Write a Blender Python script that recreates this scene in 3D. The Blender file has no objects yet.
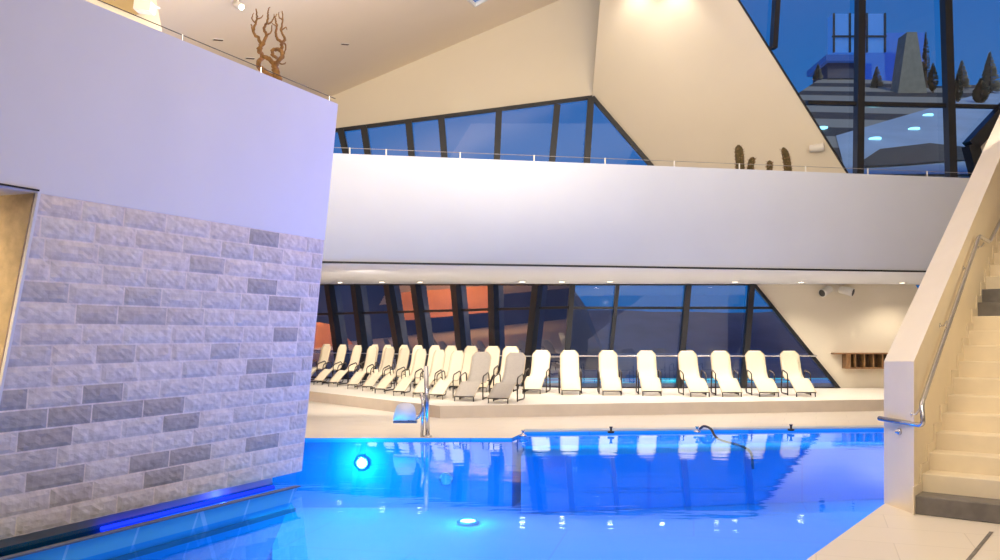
import bpy, bmesh, math, random
from mathutils import Vector, Matrix
from mathutils.geometry import tessellate_polygon
random.seed(7)
C = bpy.context.scene.collection
F, CX, HY, EYE = 866.0, 500.0, 334.0, 1.72      # focal length in pixels, principal column, horizon row, eye height
CAM = Vector((0, 0, EYE))

# ------------------------------------------------------------------ measuring helpers
def ray(u, v): return Vector(((u-CX)/F, 1.0, (HY-v)/F))
def at(u, v, D): return CAM + ray(u, v)*D
def atz(u, v, z): return CAM + ray(u, v)*((z-EYE)/ray(u, v).z)
class Plane:
    def __init__(s, p, n): s.p, s.n = Vector(p), Vector(n).normalized()
    def __call__(s, u, v):
        r = ray(u, v); return CAM + r*((s.p-CAM).dot(s.n)/r.dot(s.n))
def plane3(a, b, c): return Plane(a, (Vector(b)-a).cross(Vector(c)-a))

# ------------------------------------------------------------------ materials
MATS = {}
def nt(name):
    m = bpy.data.materials.new(name); m.use_nodes = True
    t = m.node_tree; t.nodes.clear()
    out = t.nodes.new('ShaderNodeOutputMaterial')
    MATS[name] = m
    return m, t, out
def mat(name, col, rough=.6, metal=0, var=.06, scale=3.0, bump=0.0, bscale=40, emit=None, estr=0, coat=0):
    m, t, out = nt(name)
    b = t.nodes.new('ShaderNodeBsdfPrincipled')
    b.inputs['Roughness'].default_value = rough; b.inputs['Metallic'].default_value = metal
    b.inputs['Coat Weight'].default_value = coat
    tc = t.nodes.new('ShaderNodeTexCoord')
    n = t.nodes.new('ShaderNodeTexNoise'); n.inputs['Scale'].default_value = scale; n.inputs['Detail'].default_value = 4
    t.links.new(tc.outputs['Object'], n.inputs['Vector'])
    r = t.nodes.new('ShaderNodeValToRGB')
    r.color_ramp.elements[0].position = .3; r.color_ramp.elements[1].position = .7
    r.color_ramp.elements[0].color = [c*(1-var) for c in col]+[1]
    r.color_ramp.elements[1].color = [min(1, c*(1+var)) for c in col]+[1]
    t.links.new(n.outputs['Fac'], r.inputs['Fac']); t.links.new(r.outputs['Color'], b.inputs['Base Color'])
    if bump:
        n2 = t.nodes.new('ShaderNodeTexNoise'); n2.inputs['Scale'].default_value = bscale; n2.inputs['Detail'].default_value = 5
        t.links.new(tc.outputs['Object'], n2.inputs['Vector'])
        bp = t.nodes.new('ShaderNodeBump'); bp.inputs['Strength'].default_value = bump; bp.inputs['Distance'].default_value = .02
        t.links.new(n2.outputs['Fac'], bp.inputs['Height']); t.links.new(bp.outputs['Normal'], b.inputs['Normal'])
    if emit:
        b.inputs['Emission Color'].default_value = list(emit)+[1]; b.inputs['Emission Strength'].default_value = estr
    t.links.new(b.outputs['BSDF'], out.inputs['Surface'])
    return m
def emis(name, col, s):
    m, t, out = nt(name)
    e = t.nodes.new('ShaderNodeEmission'); e.inputs['Color'].default_value = list(col)+[1]; e.inputs['Strength'].default_value = s
    t.links.new(e.outputs[0], out.inputs['Surface']); return m
def tiles(name, c1, c2, cm, w, h, mortar=.006, rough=.4, offset=.5, rot=0):
    m, t, out = nt(name)
    b = t.nodes.new('ShaderNodeBsdfPrincipled'); b.inputs['Roughness'].default_value = rough
    tc = t.nodes.new('ShaderNodeTexCoord'); mp = t.nodes.new('ShaderNodeMapping'); mp.inputs['Rotation'].default_value = (0, 0, rot)
    br = t.nodes.new('ShaderNodeTexBrick')
    br.inputs['Color1'].default_value = list(c1)+[1]; br.inputs['Color2'].default_value = list(c2)+[1]; br.inputs['Mortar'].default_value = list(cm)+[1]
    br.inputs['Scale'].default_value = 1; br.inputs['Mortar Size'].default_value = mortar
    br.inputs['Brick Width'].default_value = w; br.inputs['Row Height'].default_value = h; br.offset = offset
    t.links.new(tc.outputs['Object'], mp.inputs['Vector']); t.links.new(mp.outputs[0], br.inputs['Vector'])
    t.links.new(br.outputs['Color'], b.inputs['Base Color']); t.links.new(b.outputs[0], out.inputs['Surface'])
    return m
def glass(name, tint, refl, lift=(1, 1, 1)):
    m, t, out = nt(name)
    g = t.nodes.new('ShaderNodeBsdfGlossy'); g.inputs['Roughness'].default_value = .015; g.inputs['Color'].default_value = list(lift)+[1]
    tr = t.nodes.new('ShaderNodeBsdfTransparent'); tr.inputs['Color'].default_value = list(tint)+[1]
    lw = t.nodes.new('ShaderNodeFresnel'); lw.inputs['IOR'].default_value = 1.5
    ad = t.nodes.new('ShaderNodeMath'); ad.operation = 'ADD'; ad.use_clamp = True; ad.inputs[1].default_value = refl
    t.links.new(lw.outputs[0], ad.inputs[0])
    mx = t.nodes.new('ShaderNodeMixShader'); t.links.new(ad.outputs[0], mx.inputs[0])
    t.links.new(tr.outputs[0], mx.inputs[1]); t.links.new(g.outputs[0], mx.inputs[2]); t.links.new(mx.outputs[0], out.inputs['Surface'])
    return m
def water_mat():
    m, t, out = nt('water')
    g = t.nodes.new('ShaderNodeBsdfGlossy'); g.inputs['Roughness'].default_value = .03; g.inputs['Color'].default_value = (.72, .92, 1, 1)
    tr = t.nodes.new('ShaderNodeBsdfTransparent'); tr.inputs['Color'].default_value = (.2, .78, 1, 1)
    fr = t.nodes.new('ShaderNodeFresnel'); fr.inputs['IOR'].default_value = 1.36
    tc = t.nodes.new('ShaderNodeTexCoord')
    n = t.nodes.new('ShaderNodeTexNoise'); n.inputs['Scale'].default_value = 1.6; n.inputs['Detail'].default_value = 3
    mp = t.nodes.new('ShaderNodeMapping'); mp.inputs['Scale'].default_value = (.6, 1.5, 1)
    t.links.new(tc.outputs['Object'], mp.inputs[0]); t.links.new(mp.outputs[0], n.inputs['Vector'])
    bp = t.nodes.new('ShaderNodeBump'); bp.inputs['Strength'].default_value = .05; bp.inputs['Distance'].default_value = .06
    t.links.new(n.outputs['Fac'], bp.inputs['Height'])
    t.links.new(bp.outputs[0], g.inputs['Normal']); t.links.new(bp.outputs[0], fr.inputs['Normal'])
    mx = t.nodes.new('ShaderNodeMixShader'); t.links.new(fr.outputs[0], mx.inputs[0])
    t.links.new(tr.outputs[0], mx.inputs[1]); t.links.new(g.outputs[0], mx.inputs[2]); t.links.new(mx.outputs[0], out.inputs['Surface'])
    return m
M = MATS
mat('cream', (.80, .73, .60), .7, var=.02, scale=.6, bump=.03)
mat('ceiling', (.86, .75, .60), .8, var=.02, scale=.5)
mat('white', (.80, .80, .82), .65, var=.025, scale=.9, bump=.02)
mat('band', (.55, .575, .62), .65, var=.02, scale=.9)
mat('soffit', (.76, .79, .88), .7, var=.01)
mat('stair_cream', (.84, .73, .54), .55, var=.03, scale=2, bump=.03)
mat('stair_cap', (.80, .74, .66), .55, var=.02, scale=2)
mat('step_stone', (.84, .73, .55), .5, var=.06, scale=3, bump=.04)
mat('dark_stone', (.17, .155, .145), .5, var=.2, scale=7, bump=.08)
tiles('deck', (.78, .71, .62), (.80, .73, .64), (.66, .60, .52), 1.2, .6, .005, .35, .5, .35)
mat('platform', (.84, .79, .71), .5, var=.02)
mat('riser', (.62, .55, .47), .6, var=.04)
mat('dark_frame', (.012, .014, .02), .35, var=.1)
mat('bronze', (.055, .045, .04), .35, metal=.5, var=.1)
mat('steel', (.62, .62, .64), .22, metal=1, var=.03)
mat('fabric_cream', (.86, .77, .60), .85, var=.03, scale=30, bump=.1, bscale=300)
mat('fabric_grey', (.44, .40, .36), .85, var=.05, scale=30, bump=.1, bscale=300)
mat('frame_tan', (.58, .48, .34), .5, var=.05)
mat('wood', (.30, .16, .07), .5, var=.25, scale=9)
mat('wood_dark', (.09, .045, .02), .6, var=.2, scale=9)
mat('branch', (.42, .22, .07), .75, var=.3, scale=20, bump=.3, bscale=60)
mat('cactus', (.085, .06, .02), .85, var=.45, scale=25, bump=.6, bscale=60)
mat('lamp_white', (.78, .76, .72), .4, var=.02)
mat('lamp_black', (.02, .02, .025), .4, var=.1)
mat('plinth', (.62, .55, .60), .6, var=.05)
mat('niche', (.42, .31, .15), .8, var=.1)
mat('shade_stone', (.55, .43, .27), .85, var=.15, scale=12, bump=.3, bscale=30)
tiles('pool_tile', (.02, .36, .80), (.02, .37, .82), (.02, .28, .74), 3.6, 1.8, .014, .85, .5, .22)
tiles('rim_tile', (.10, .50, .72), (.11, .52, .75), (.3, .65, .85), .9, .6, .012, .35, .0)
mat('spout_white', (.75, .78, .85), .25, var=.02, coat=.3)
mat('rim_top', (.10, .12, .16), .4, var=.1)
emis('lamp_glow', (1, .86, .66), 14)
emis('blue_glow', (.01, .03, 1), 2.2)
emis('pool_glow', (.55, .95, 1), 30)
emis('downlight_reflection_glow', (.35, .75, 1), 2.5)
mat('dusk_ground', (.10, .10, .15), .9, var=.2, scale=.3)
mat('pale_tower', (.30, .26, .20), .9, var=.12)
mat('leaf_dark', (.02, .035, .02), .9, var=.3)
mat('leaf_pale', (.30, .25, .17), .9, var=.3)
mat('trunk', (.12, .08, .05), .9)
mat('orange_wall', (.85, .34, .10), .8, var=.05)
glass('glass', (.66, .92, 1), .10)
glass('glass_left', (.6, .72, .9), .22)
glass('glass_upper', (.75, .92, 1), .03)
glass('glass_tall', (.72, .95, 1), .02)
water_mat()

# ------------------------------------------------------------------ mesh helpers
def link(name, me, m=None, parent=None, smooth=False):
    o = bpy.data.objects.new(name, me); C.objects.link(o)
    if m:
        for x in (m if isinstance(m, (list, tuple)) else [m]): me.materials.append(M[x] if isinstance(x, str) else x)
    if parent: o.parent = parent
    if smooth:
        for p in me.polygons: p.use_smooth = True
    return o
def obj(name, bm, m=None, parent=None, smooth=False):
    bmesh.ops.recalc_face_normals(bm, faces=bm.faces)
    me = bpy.data.meshes.new(name); bm.to_mesh(me); bm.free()
    return link(name, me, m, parent, smooth)
def sheet(name, pts, n, m, parent=None):
    """one flat face whose normal points along n"""
    pts = [Vector(p) for p in pts]; bm = bm_poly(pts); bm.normal_update()
    f = bm.faces[:][0]
    if f.normal.dot(Vector(n)) < 0: bmesh.ops.reverse_faces(bm, faces=[f])
    me = bpy.data.meshes.new(name); bm.to_mesh(me); bm.free()
    return link(name, me, m, parent)
def localize(bm, parent):
    bmesh.ops.transform(bm, matrix=parent.matrix_basis.inverted(), verts=bm.verts)
def thing(name, label, cat, loc=(0, 0, 0), rz=0, group=None):
    o = bpy.data.objects.new(name, None); C.objects.link(o); o.empty_display_size = .1
    o.location = loc; o.rotation_euler = (0, 0, rz)
    bpy.context.view_layer.update()
    return tag(o, label, cat, group)
def tag(o, label, cat, group=None, kind=None):
    o['label'] = label; o['category'] = cat
    if group: o['group'] = group
    if kind: o['kind'] = kind
    return o
def struct(o, label=None):
    o['kind'] = 'structure'
    if label: o['label'] = label
    return o
def sroot(name, label=None):
    o = bpy.data.objects.new(name, None); C.objects.link(o); return struct(o, label)
def bm_poly(pts, thick=0, direction=None, bm=None):
    bm = bm or bmesh.new()
    pts = [Vector(p) for p in pts]
    vs = [bm.verts.new(p) for p in pts]
    f = bm.faces.new(vs)
    if thick:
        n = Vector(direction).normalized() if direction else None
        if n is None: f.normal_update(); n = f.normal
        back = [bm.verts.new(p+n*thick) for p in pts]
        bm.faces.new(back[::-1])
        k = len(vs)
        for i in range(k): bm.faces.new((vs[i], vs[(i+1) % k], back[(i+1) % k], back[i]))
    return bm
def bm_hole(outer, inners):
    loops = [[Vector(p) for p in l] for l in [outer]+inners]
    flat = [p for l in loops for p in l]
    bm = bmesh.new(); vs = [bm.verts.new(p) for p in flat]
    for tri in tessellate_polygon(loops):
        try: bm.faces.new([vs[i] for i in tri])
        except ValueError: pass
    return bm
def add_box(bm, lo, hi, mtx=None, bevel=0):
    r = bmesh.ops.create_cube(bm, size=1)
    s = Vector(hi)-Vector(lo); c = (Vector(hi)+Vector(lo))/2
    T = Matrix.Translation(c) @ Matrix.Diagonal((*s, 1))
    bmesh.ops.transform(bm, matrix=(mtx @ T if mtx else T), verts=r['verts'])
    if bevel:
        es = list({e for v in r['verts'] for e in v.link_edges})
        bmesh.ops.bevel(bm, geom=es, offset=bevel, segments=2, affect='EDGES')
    return bm
def box(lo, hi, mtx=None, bevel=0): return add_box(bmesh.new(), lo, hi, mtx, bevel)
def bar(bm, a, b, w, d, nrm=(0, -1, 0)):
    """rectangular bar from a to b; w across, d along nrm (protruding from the line)"""
    a, b, n = Vector(a), Vector(b), Vector(nrm).normalized()
    t = (b-a).normalized(); n = (n-t*n.dot(t)).normalized(); s = t.cross(n)
    P = []
    for p in (a, b):
        for q in ((-1, 0), (1, 0), (1, 1), (-1, 1)): P.append(bm.verts.new(p+s*(q[0]*w/2)+n*(q[1]*d)))
    for f in ((0, 1, 2, 3), (7, 6, 5, 4), (0, 4, 5, 1), (1, 5, 6, 2), (2, 6, 7, 3), (3, 7, 4, 0)): bm.faces.new([P[i] for i in f])
    return bm
def tube(bm, pts, r, n=8, cap=True):
    pts = [Vector(p) for p in pts]; k = len(pts)
    rr = r if isinstance(r, (list, tuple)) else [r]*k
    rings = []; up = Vector((0, 0, 1)); prev = None
    for i, p in enumerate(pts):
        t = (pts[min(i+1, k-1)]-pts[max(i-1, 0)]).normalized()
        if prev is None:
            s = t.cross(up)
            if s.length < .05: s = t.cross(Vector((1, 0, 0)))
        else: s = prev-t*prev.dot(t)
        s.normalize(); prev = s; q = t.cross(s)
        rings.append([bm.verts.new(p+(s*math.cos(2*math.pi*j/n)+q*math.sin(2*math.pi*j/n))*rr[i]) for j in range(n)])
    for a, b in zip(rings, rings[1:]):
        for j in range(n): bm.faces.new((a[j], a[(j+1) % n], b[(j+1) % n], b[j]))
    if cap: bm.faces.new(rings[0][::-1]); bm.faces.new(rings[-1])
    return bm
def spline(P, n=6):
    P = [Vector(p) for p in P]; Q = [P[0]*2-P[1]]+P+[P[-1]*2-P[-2]]; out = []
    for i in range(1, len(Q)-2):
        a, b, c, d = Q[i-1:i+3]
        for j in range(n):
            t = j/n
            out.append(.5*((2*b)+(c-a)*t+(2*a-5*b+4*c-d)*t*t+(3*b-a-3*c+d)*t**3))
    return out+[P[-1]]
def fillet(P, r, n=5):
    P = [Vector(p) for p in P]; out = [P[0]]
    for a, b, c in zip(P, P[1:], P[2:]):
        d1, d2 = (a-b), (c-b); k = min(r, d1.length*.45, d2.length*.45)
        p, q = b+d1.normalized()*k, b+d2.normalized()*k
        for j in range(n+1):
            t = j/n; out.append(p*(1-t)**2+b*2*t*(1-t)+q*t*t)
    return out+[P[-1]]
def lathe(bm, prof, n=16, mtx=None):
    rings = []
    for r, z in prof:
        rings.append([bm.verts.new(((mtx or Matrix()) @ Vector((r*math.cos(2*math.pi*j/n), r*math.sin(2*math.pi*j/n), z)))) for j in range(n)])
    for a, b in zip(rings, rings[1:]):
        for j in range(n): bm.faces.new((a[j], a[(j+1) % n], b[(j+1) % n], b[j]))
    bm.faces.new(rings[0][::-1]); bm.faces.new(rings[-1]); return bm
def aim(p, d):
    return Matrix.Translation(p) @ Vector(d).to_track_quat('Z', 'Y').to_matrix().to_4x4()
def dup(root, loc, rz, label, group):
    r = root.copy(); C.objects.link(r); r.location = loc; r.rotation_euler = (0, 0, rz)
    r['label'] = label; r['group'] = group
    for ch in root.children:
        c = ch.copy(); C.objects.link(c); c.parent = r
        for g in ch.children:
            d = g.copy(); C.objects.link(d); d.parent = c
    return r

# ------------------------------------------------------------------ key planes of the hall
PLAT = .25
def lean_plane(base, along, lean=.0):
    """facade plane through base running along `along`, leaning towards the hall by `lean` per metre"""
    a = Vector(along).normalized(); n = Vector((a.y, -a.x, 0))
    if n.y > 0: n = -n
    up = Vector((0, 0, 1))+n*lean
    return Plane(base, a.cross(up))
FAC = lean_plane((0, 23.6, PLAT), (1, 0, 0))                 # right half of lower facade, and the upper facade
bend = FAC(571, 389)
left_base = at(318, 389, 29); left_base.z = PLAT
FACL = lean_plane(bend, left_base-bend, .06)                      # left half of lower facade, running away to the left
BA = Vector((1, .194, 0)).normalized(); BN = Vector((BA.y, -BA.x, 0))
BAND0 = Vector((.78, 16.9, 0))
BAND = Plane(BAND0, BN)
SOF = 3.08; BTOP = 5.09; GAL = 3.75

# ------------------------------------------------------------------ floor, pool basin, water
pool_far = [atz(300, 438, 0), atz(512, 438, 0), atz(525, 432, 0), atz(884, 428, 0)]
ea, eb = atz(806, 560, 0), atz(884, 504, 0); ed = (eb-ea).normalized()
pr_far = eb+ed*9.2
d = Vector((400/F, 1, 0)).normalized(); n_ = Vector((d.y, -d.x, 0))
K0 = atz(302, 471, .12)
PB = [K0-d*.26-n_*.22, K0-d*9-n_*.22]
pool = [Vector((-7.5, 14.3, 0)), pool_far[1], pool_far[2], pool_far[3]+Vector((1.2, .1, 0))]
pool += [eb+ed*((pool[3]-eb).dot(ed)), eb, ea, ea-ed*3.2, Vector((PB[1].x, PB[1].y, 0)), Vector((PB[0].x, PB[0].y, 0)), Vector((-7.5, 12.0, 0))]
bm = bmesh.new(); V = Vector
bm_poly([V((-20, 14.3, 0)), pool[0], pool[1], pool[2], pool[3], pool[4], V((18, pool[4].y, 0)), V((18, 23.9, 0)), V((2, 24.2, 0)), V((-10, 33, 0)), V((-20, 33, 0))], bm=bm)
bm_poly([pool[4], pool[5], pool[6], pool[7], V((18, pool[7].y, 0)), V((18, pool[4].y, 0))], bm=bm)
bm_poly([V((18, pool[7].y, 0)), pool[7], pool[8], V((-20, pool[8].y, 0)), V((-20, -9, 0)), V((18, -9, 0))], bm=bm)
bm_poly([V((-20, 14.3, 0)), V((-20, pool[8].y, 0)), pool[8], pool[9], pool[10], pool[0]], bm=bm)
for f in bm.faces: f.normal_update()
bmesh.ops.triangulate(bm, faces=bm.faces[:])
struct(obj('floor', bm, 'deck'), 'pale stone pool deck around the water')
bm = bmesh.new(); DEPTH = -1.15
vt = [bm.verts.new(p) for p in pool]; vb = [bm.verts.new((p.x, p.y, DEPTH)) for p in pool]
for i in range(len(pool)): bm.faces.new((vt[i], vt[(i+1) % len(pool)], vb[(i+1) % len(pool)], vb[i]))
bm.faces.new([v for i, v in enumerate(vb) if i not in (5, 6)])
basin = struct(obj('floor_pool_basin', bm, 'pool_tile'), 'blue tiled basin of the pool')
# underwater bench along the far right edge
q0, q1 = pool[2], pool[3]
e0, e1 = atz(521, 457, -.24), atz(900, 446.5, -.24)
e1 = e0+(e1-e0)*((q1-q0).length/(e1-e0).length*.98)
bench = bm_poly([Vector((q0.x, q0.y, -.24)), Vector((q1.x, q1.y, -.24)), e1, e0], .9, (0, 0, -1))
struct(obj('floor_underwater_bench', bench, 'pool_tile'))
w = sheet('pool_water', [p+Vector((0, 0, -.035)) for i, p in enumerate(pool) if i not in (5, 6)], (0, 0, 1), 'water')
tag(w, 'calm bright blue pool water reflecting the loungers', 'water', kind='stuff')
# coping strip on the far edge, right of the jog
cop = bm_poly([q0+Vector((0, .02, -.03)), q1+Vector((0, .02, -.03)), q1+Vector((0, .30, -.03)), q0+Vector((0, .30, -.03))], .05, (0, 0, 1))
struct(obj('trim_1', cop, mat('coping', (.42, .52, .66), .3, var=.05)), 'narrow coping along the far pool edge')

# platform for the loungers
pc, pl, prr = atz(440, 406, PLAT), atz(312, 391.5, PLAT), atz(884, 399.6, PLAT)
plat = [pc, prr+(prr-pc)*.9, Vector((18, 23.7, PLAT)), Vector((2, 24.0, PLAT)), Vector((-9.6, 32, PLAT)), pl+(pl-pc)*1.3]
bm = bmesh.new()
bm_poly(plat, PLAT, (0, 0, -1), bm)
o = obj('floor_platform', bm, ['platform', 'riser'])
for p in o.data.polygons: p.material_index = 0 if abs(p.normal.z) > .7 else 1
struct(o, 'raised platform the loungers stand on')

# ------------------------------------------------------------------ lower facade
def pane_prism(pts, n, name, parent, m): return sheet(name, pts, [-c for c in n], m, parent)
nF, nL = -FAC.n if FAC.n.y > 0 else FAC.n, -FACL.n if FACL.n.y > 0 else FACL.n
HEAD = 284.3
w1 = sroot('window_1', 'left run of dark framed glazing behind the loungers')
Lp = [FACL(u, v) for u, v in ((250, HEAD), (571, HEAD), (571, 389))]
lb = Vector((left_base.x-4, 0, 0)); t_ = (left_base-bend).normalized()
Lp.append(bend+t_*((Lp[0]-bend).dot(t_)))
pane_prism(Lp, -nL, 'pane', w1, 'glass_left')
muls = [(305, 298), (331.7, 341), (358, 366), (391, 402), (418, 427), (458, 464), (495.5, 497), (540, 533)]
def floor_hit(P, u0, v0, u1, v1):
    """point on plane P, on the pixel line (u0,v0)-(u1,v1), where it meets the platform level"""
    a, b = P(u0, v0), P(u1, v1); d = b-a
    return a+d*((PLAT-a.z)/d.z)
for ut, ub in muls:
    a = FACL(ut, HEAD)
    b = floor_hit(FACL, ut, HEAD, ub, 350)
    obj('mullion', bar(bmesh.new(), a, b, .20, .26, nL), 'dark_frame', w1)
obj('head_rail', bar(bmesh.new(), Lp[0], Lp[1], .07, .10, nL), 'dark_frame', w1)
obj('sill', bar(bmesh.new(), Lp[3], Lp[2], .10, .10, nL), 'dark_frame', w1)
obj('transom', bar(bmesh.new(), FACL(250, 316), FACL(571, 307.2), .07, .10, nL), 'dark_frame', w1)
w2 = sroot('window_2', 'right run of dark framed glazing ending in a slanted edge')
Rp = [FAC(571, HEAD), FAC(753, HEAD), FAC(838, 388.5), FAC(571, 388.5)]
pane_prism(Rp, -nF, 'pane', w2, 'glass')
for ut, ub in [(572, 564), (617, 607), (687.5, 678), (750.5, 742)]:
    a = FAC(ut, HEAD); b = floor_hit(FAC, ut, HEAD, ub, 388)
    obj('mullion', bar(bmesh.new(), a, b, .15 if ut != 617 else .10, .20, nF), 'dark_frame', w2)
obj('head_rail', bar(bmesh.new(), Rp[0], Rp[1], .07, .10, nF), 'dark_frame', w2)
obj('sill', bar(bmesh.new(), Rp[3], Rp[2], .10, .10, nF), 'dark_frame', w2)
obj('slanted_frame', bar(bmesh.new(), Rp[1], Rp[2], .09, .10, nF), 'dark_frame', w2)
obj('transom', bar(bmesh.new(), FAC(571, 308), FAC(772, 308), .07, .10, nF), 'dark_frame', w2)
# guard rail on the glass
def guard(P, n, pts, label):
    bm = bmesh.new(); A = [P(u, v) for u, v in pts]
    for a in A: a.z = 1.13
    A = [a+n*.34 for a in A]
    tube(bm, A, .022)
    o = obj('window_rail', bm, 'steel'); tag(o, label, 'rail')
    return o
guard(FACL, nL, [(300, 350), (571, 356)], 'thin pale rail crossing the left glazing behind the double row of loungers')
guard(FAC, nF, [(572, 356.5), (812, 356.5)], 'thin pale rail crossing the right glazing behind the single row')

# cream wall right of the slanted glazing (same plane), out to the stairs
cw = [FAC(753, HEAD-1), FAC(1080, HEAD-1), FAC(1080, 389), FAC(838, 389)]
obj_w = obj('wall_far', bm_hole(cw, [[FAC(915.5, 285), FAC(923.5, 285), FAC(919.8, 291)]]), 'cream'); struct(obj_w, 'cream wall below the gallery')
w6 = sroot('window_6', 'tiny blue triangular window under the gallery')
pane_prism([FAC(915.5, 285), FAC(923.5, 285), FAC(919.8, 291)], -nF, 'pane', w6, 'glass_upper')

# ------------------------------------------------------------------ gallery: soffit, parapet band, floor
bl, br_ = BAND0-BA*8, BAND0+BA*16
def bz(p, z): return Vector((p.x, p.y, z))
bm = bmesh.new()
sf = [bz(bl, SOF-.045), bz(br_, SOF-.045), FAC(1085, HEAD), FAC(571, HEAD), FACL(318, HEAD), FACL(250, HEAD), Vector((-9, 21, SOF+.1))]
vs = [bm.verts.new(p) for p in sf]
for t in ((0, 1, 3), (1, 2, 3), (0, 3, 4), (0, 4, 6), (4, 5, 6)): bm.faces.new([vs[i] for i in t])
struct(obj('ceiling_soffit', bm, 'soffit'), 'white underside of the gallery')
TH = 1.1
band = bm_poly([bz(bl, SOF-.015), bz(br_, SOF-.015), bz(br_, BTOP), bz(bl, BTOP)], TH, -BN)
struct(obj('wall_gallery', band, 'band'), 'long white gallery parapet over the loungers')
lip = bmesh.new(); bar(lip, bz(bl, SOF-.025)+BN*.02, bz(br_, SOF-.025)+BN*.02, .035, .02, BN)  # solid dark bar; the gap's shade is in its colour
struct(obj('trim_2', lip, 'dark_frame'), 'dark bar coloured as the shadow gap under the white parapet')
gf = bm_poly([bz(bl, GAL), bz(br_, GAL), Vector((18, 24, GAL)), Vector((-12, 24, GAL))])
struct(obj('floor_gallery', gf, 'platform'))

# soffit downlights
down = [(340, 282.2), (382, 281.8), (420, 281.8), (522, 281.5), (562, 281.5), (610, 281.3), (735, 281.6), (801, 282), (902, 282.6)]
LIGHTS = []
names = ['above the leftmost loungers', 'second from the left', 'third from the left', 'above the two grey loungers', 'near the bend of the glazing',
         'right of the glazing bend', 'above the slanted window edge', 'right of the slanted window edge', 'above the wooden wall shelf']
def soffit_z(u, v):
    P = plane3(bz(BAND0, SOF-.045), FAC(571, HEAD), FAC(900, HEAD)) if u > 540 else plane3(bz(bl, SOF-.045), FAC(571, HEAD), FACL(318, HEAD))
    return P(u, v)
for (u, v), nm in zip(down, names):
    p = soffit_z(u, v)
    t = thing('recessed_downlight', 'small recessed downlight in the white soffit, '+nm, 'light', p, 0, 'recessed downlights under the gallery')
    bm = bmesh.new(); lathe(bm, [(.11, 0), (.12, -.012), (.085, -.016), (.085, -.004)], 16); obj('trim_ring', bm, 'lamp_white', t, True)
    bm = bmesh.new(); lathe(bm, [(.08, -.006), (.08, -.012)], 16); obj('lens', bm, 'lamp_glow', t)
    LIGHTS.append(p)

# ------------------------------------------------------------------ upper facade, upper walls, ceiling
def crease_v(u): return 97-(u-330)*97/230.0
def head_v(u): return 130.5-(u-340)*(32.5/252)
c_tl = FAC(330, 97); c_tr = FAC(560, 0)
Cc, E = FAC(592, 98), FAC(648, 163)
Bp = at(845, 170, 21.0)
P2 = plane3(Cc, E, Bp)
def diag_u(v): return 738+107*v/170.0
def diagF_u(v): return 592+56*(v-98)/65.0
wall_c = [FAC(255, crease_v(255)), FAC(645, crease_v(645)), FAC(600.5, -3), FAC(592, 98), FAC(255, head_v(255))]
struct(obj('wall_upper_middle', bm_poly(wall_c), 'cream'), 'cream wall above the upper strip window')
A2 = P2(diag_u(-70), -70)
Gp = at(1000, 178, 21+.098*(500/F*21.9-8.37))
W = plane3(P2(738, 0), Bp, Gp); nW = -W.n if W.n.y > 0 else W.n
pr = [Cc, P2(600.5, -3), P2(606, -70), P2(diag_u(-70), -70), P2(738, 0), Bp, W(diag_u(262), 262), FAC(diagF_u(262), 262), E]
bm = bmesh.new(); vs = [bm.verts.new(p) for p in pr]
for f in ((0, 1, 4), (1, 2, 3), (1, 3, 4), (0, 4, 5), (0, 5, 8), (8, 5, 6), (8, 6, 7)): bm.faces.new([vs[i] for i in f])
struct(obj('wall_upper_right', bm, 'cream'), 'tall folded cream wall lit by scallops')
w3 = sroot('window_3', 'upper strip window with a slanted right end')
up = [FAC(255, head_v(255)), Cc, FAC(diagF_u(262), 262), FAC(255, 262)]
pane_prism(up, -nF, 'pane', w3, 'glass_upper')
for ut, vt_, ub, vb_ in [(316, 134, 322, 155), (341.5, 131, 347, 155), (364.5, 128, 368.5, 155), (409, 122.5, 412, 155.5), (441.5, 119, 444.5, 156), (499, 111.5, 497, 158), (557, 106, 552, 160), (590.5, 99, 586.5, 161)]:
    k = 2.0; a = FAC(ut, vt_); b = FAC(ut+(ub-ut)*k, vt_+(vb_-vt_)*k)
    obj('mullion', bar(bmesh.new(), a, b, .17, .2, nF), 'dark_frame', w3)
obj('head_rail', bar(bmesh.new(), up[0], up[1], .09, .12, nF), 'dark_frame', w3)
obj('slanted_frame', bar(bmesh.new(), up[1], up[2], .11, .12, nF), 'dark_frame', w3)
# right window
w4 = sroot('window_4', 'tall blue window at upper right with dark mullions')
fr = [(978, 185), (967.5, 146), (1000, 111), (1060, 47)]
Wp = [W(diag_u(-70), -70), W(1085, -70), W(1085, 21), W(1000, 111), W(967.5, 146), W(978, 185), W(990, 262), W(diag_u(262), 262)]
pane_prism(Wp, -nW, 'pane', w4, 'glass_tall')
for u0, v0, u1, v1, wd in [(777, -40, 771.5, 50, .12), (858.6, -70, 855, 262, .17), (941, -70, 951, 262, .19)]:
    obj('mullion', bar(bmesh.new(), W(u0, v0), W(u1, v1), wd, .22, nW), 'dark_frame', w4)
obj('transom', bar(bmesh.new(), W(806, 103.4), W(1000, 107.5), .09, .12, nW), 'dark_frame', w4)
obj('slanted_frame', bar(bmesh.new(), W(diag_u(-70), -70), W(diag_u(262), 262), .03, .05, nW), 'dark_frame', w4)
bm = bmesh.new()
bar(bm, W(978, 190), W(966.5, 146), .28, .3, nW); bar(bm, W(966, 147.5), W(1060, 46), .30, .3, nW)
obj('angled_frame', bm, 'dark_frame', w4)
struct(obj('wall_upper_corner', bm_poly([W(978, 190), W(966.5, 146), W(1085, 20), W(1085, 262), W(990, 262)]), 'cream'))

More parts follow.
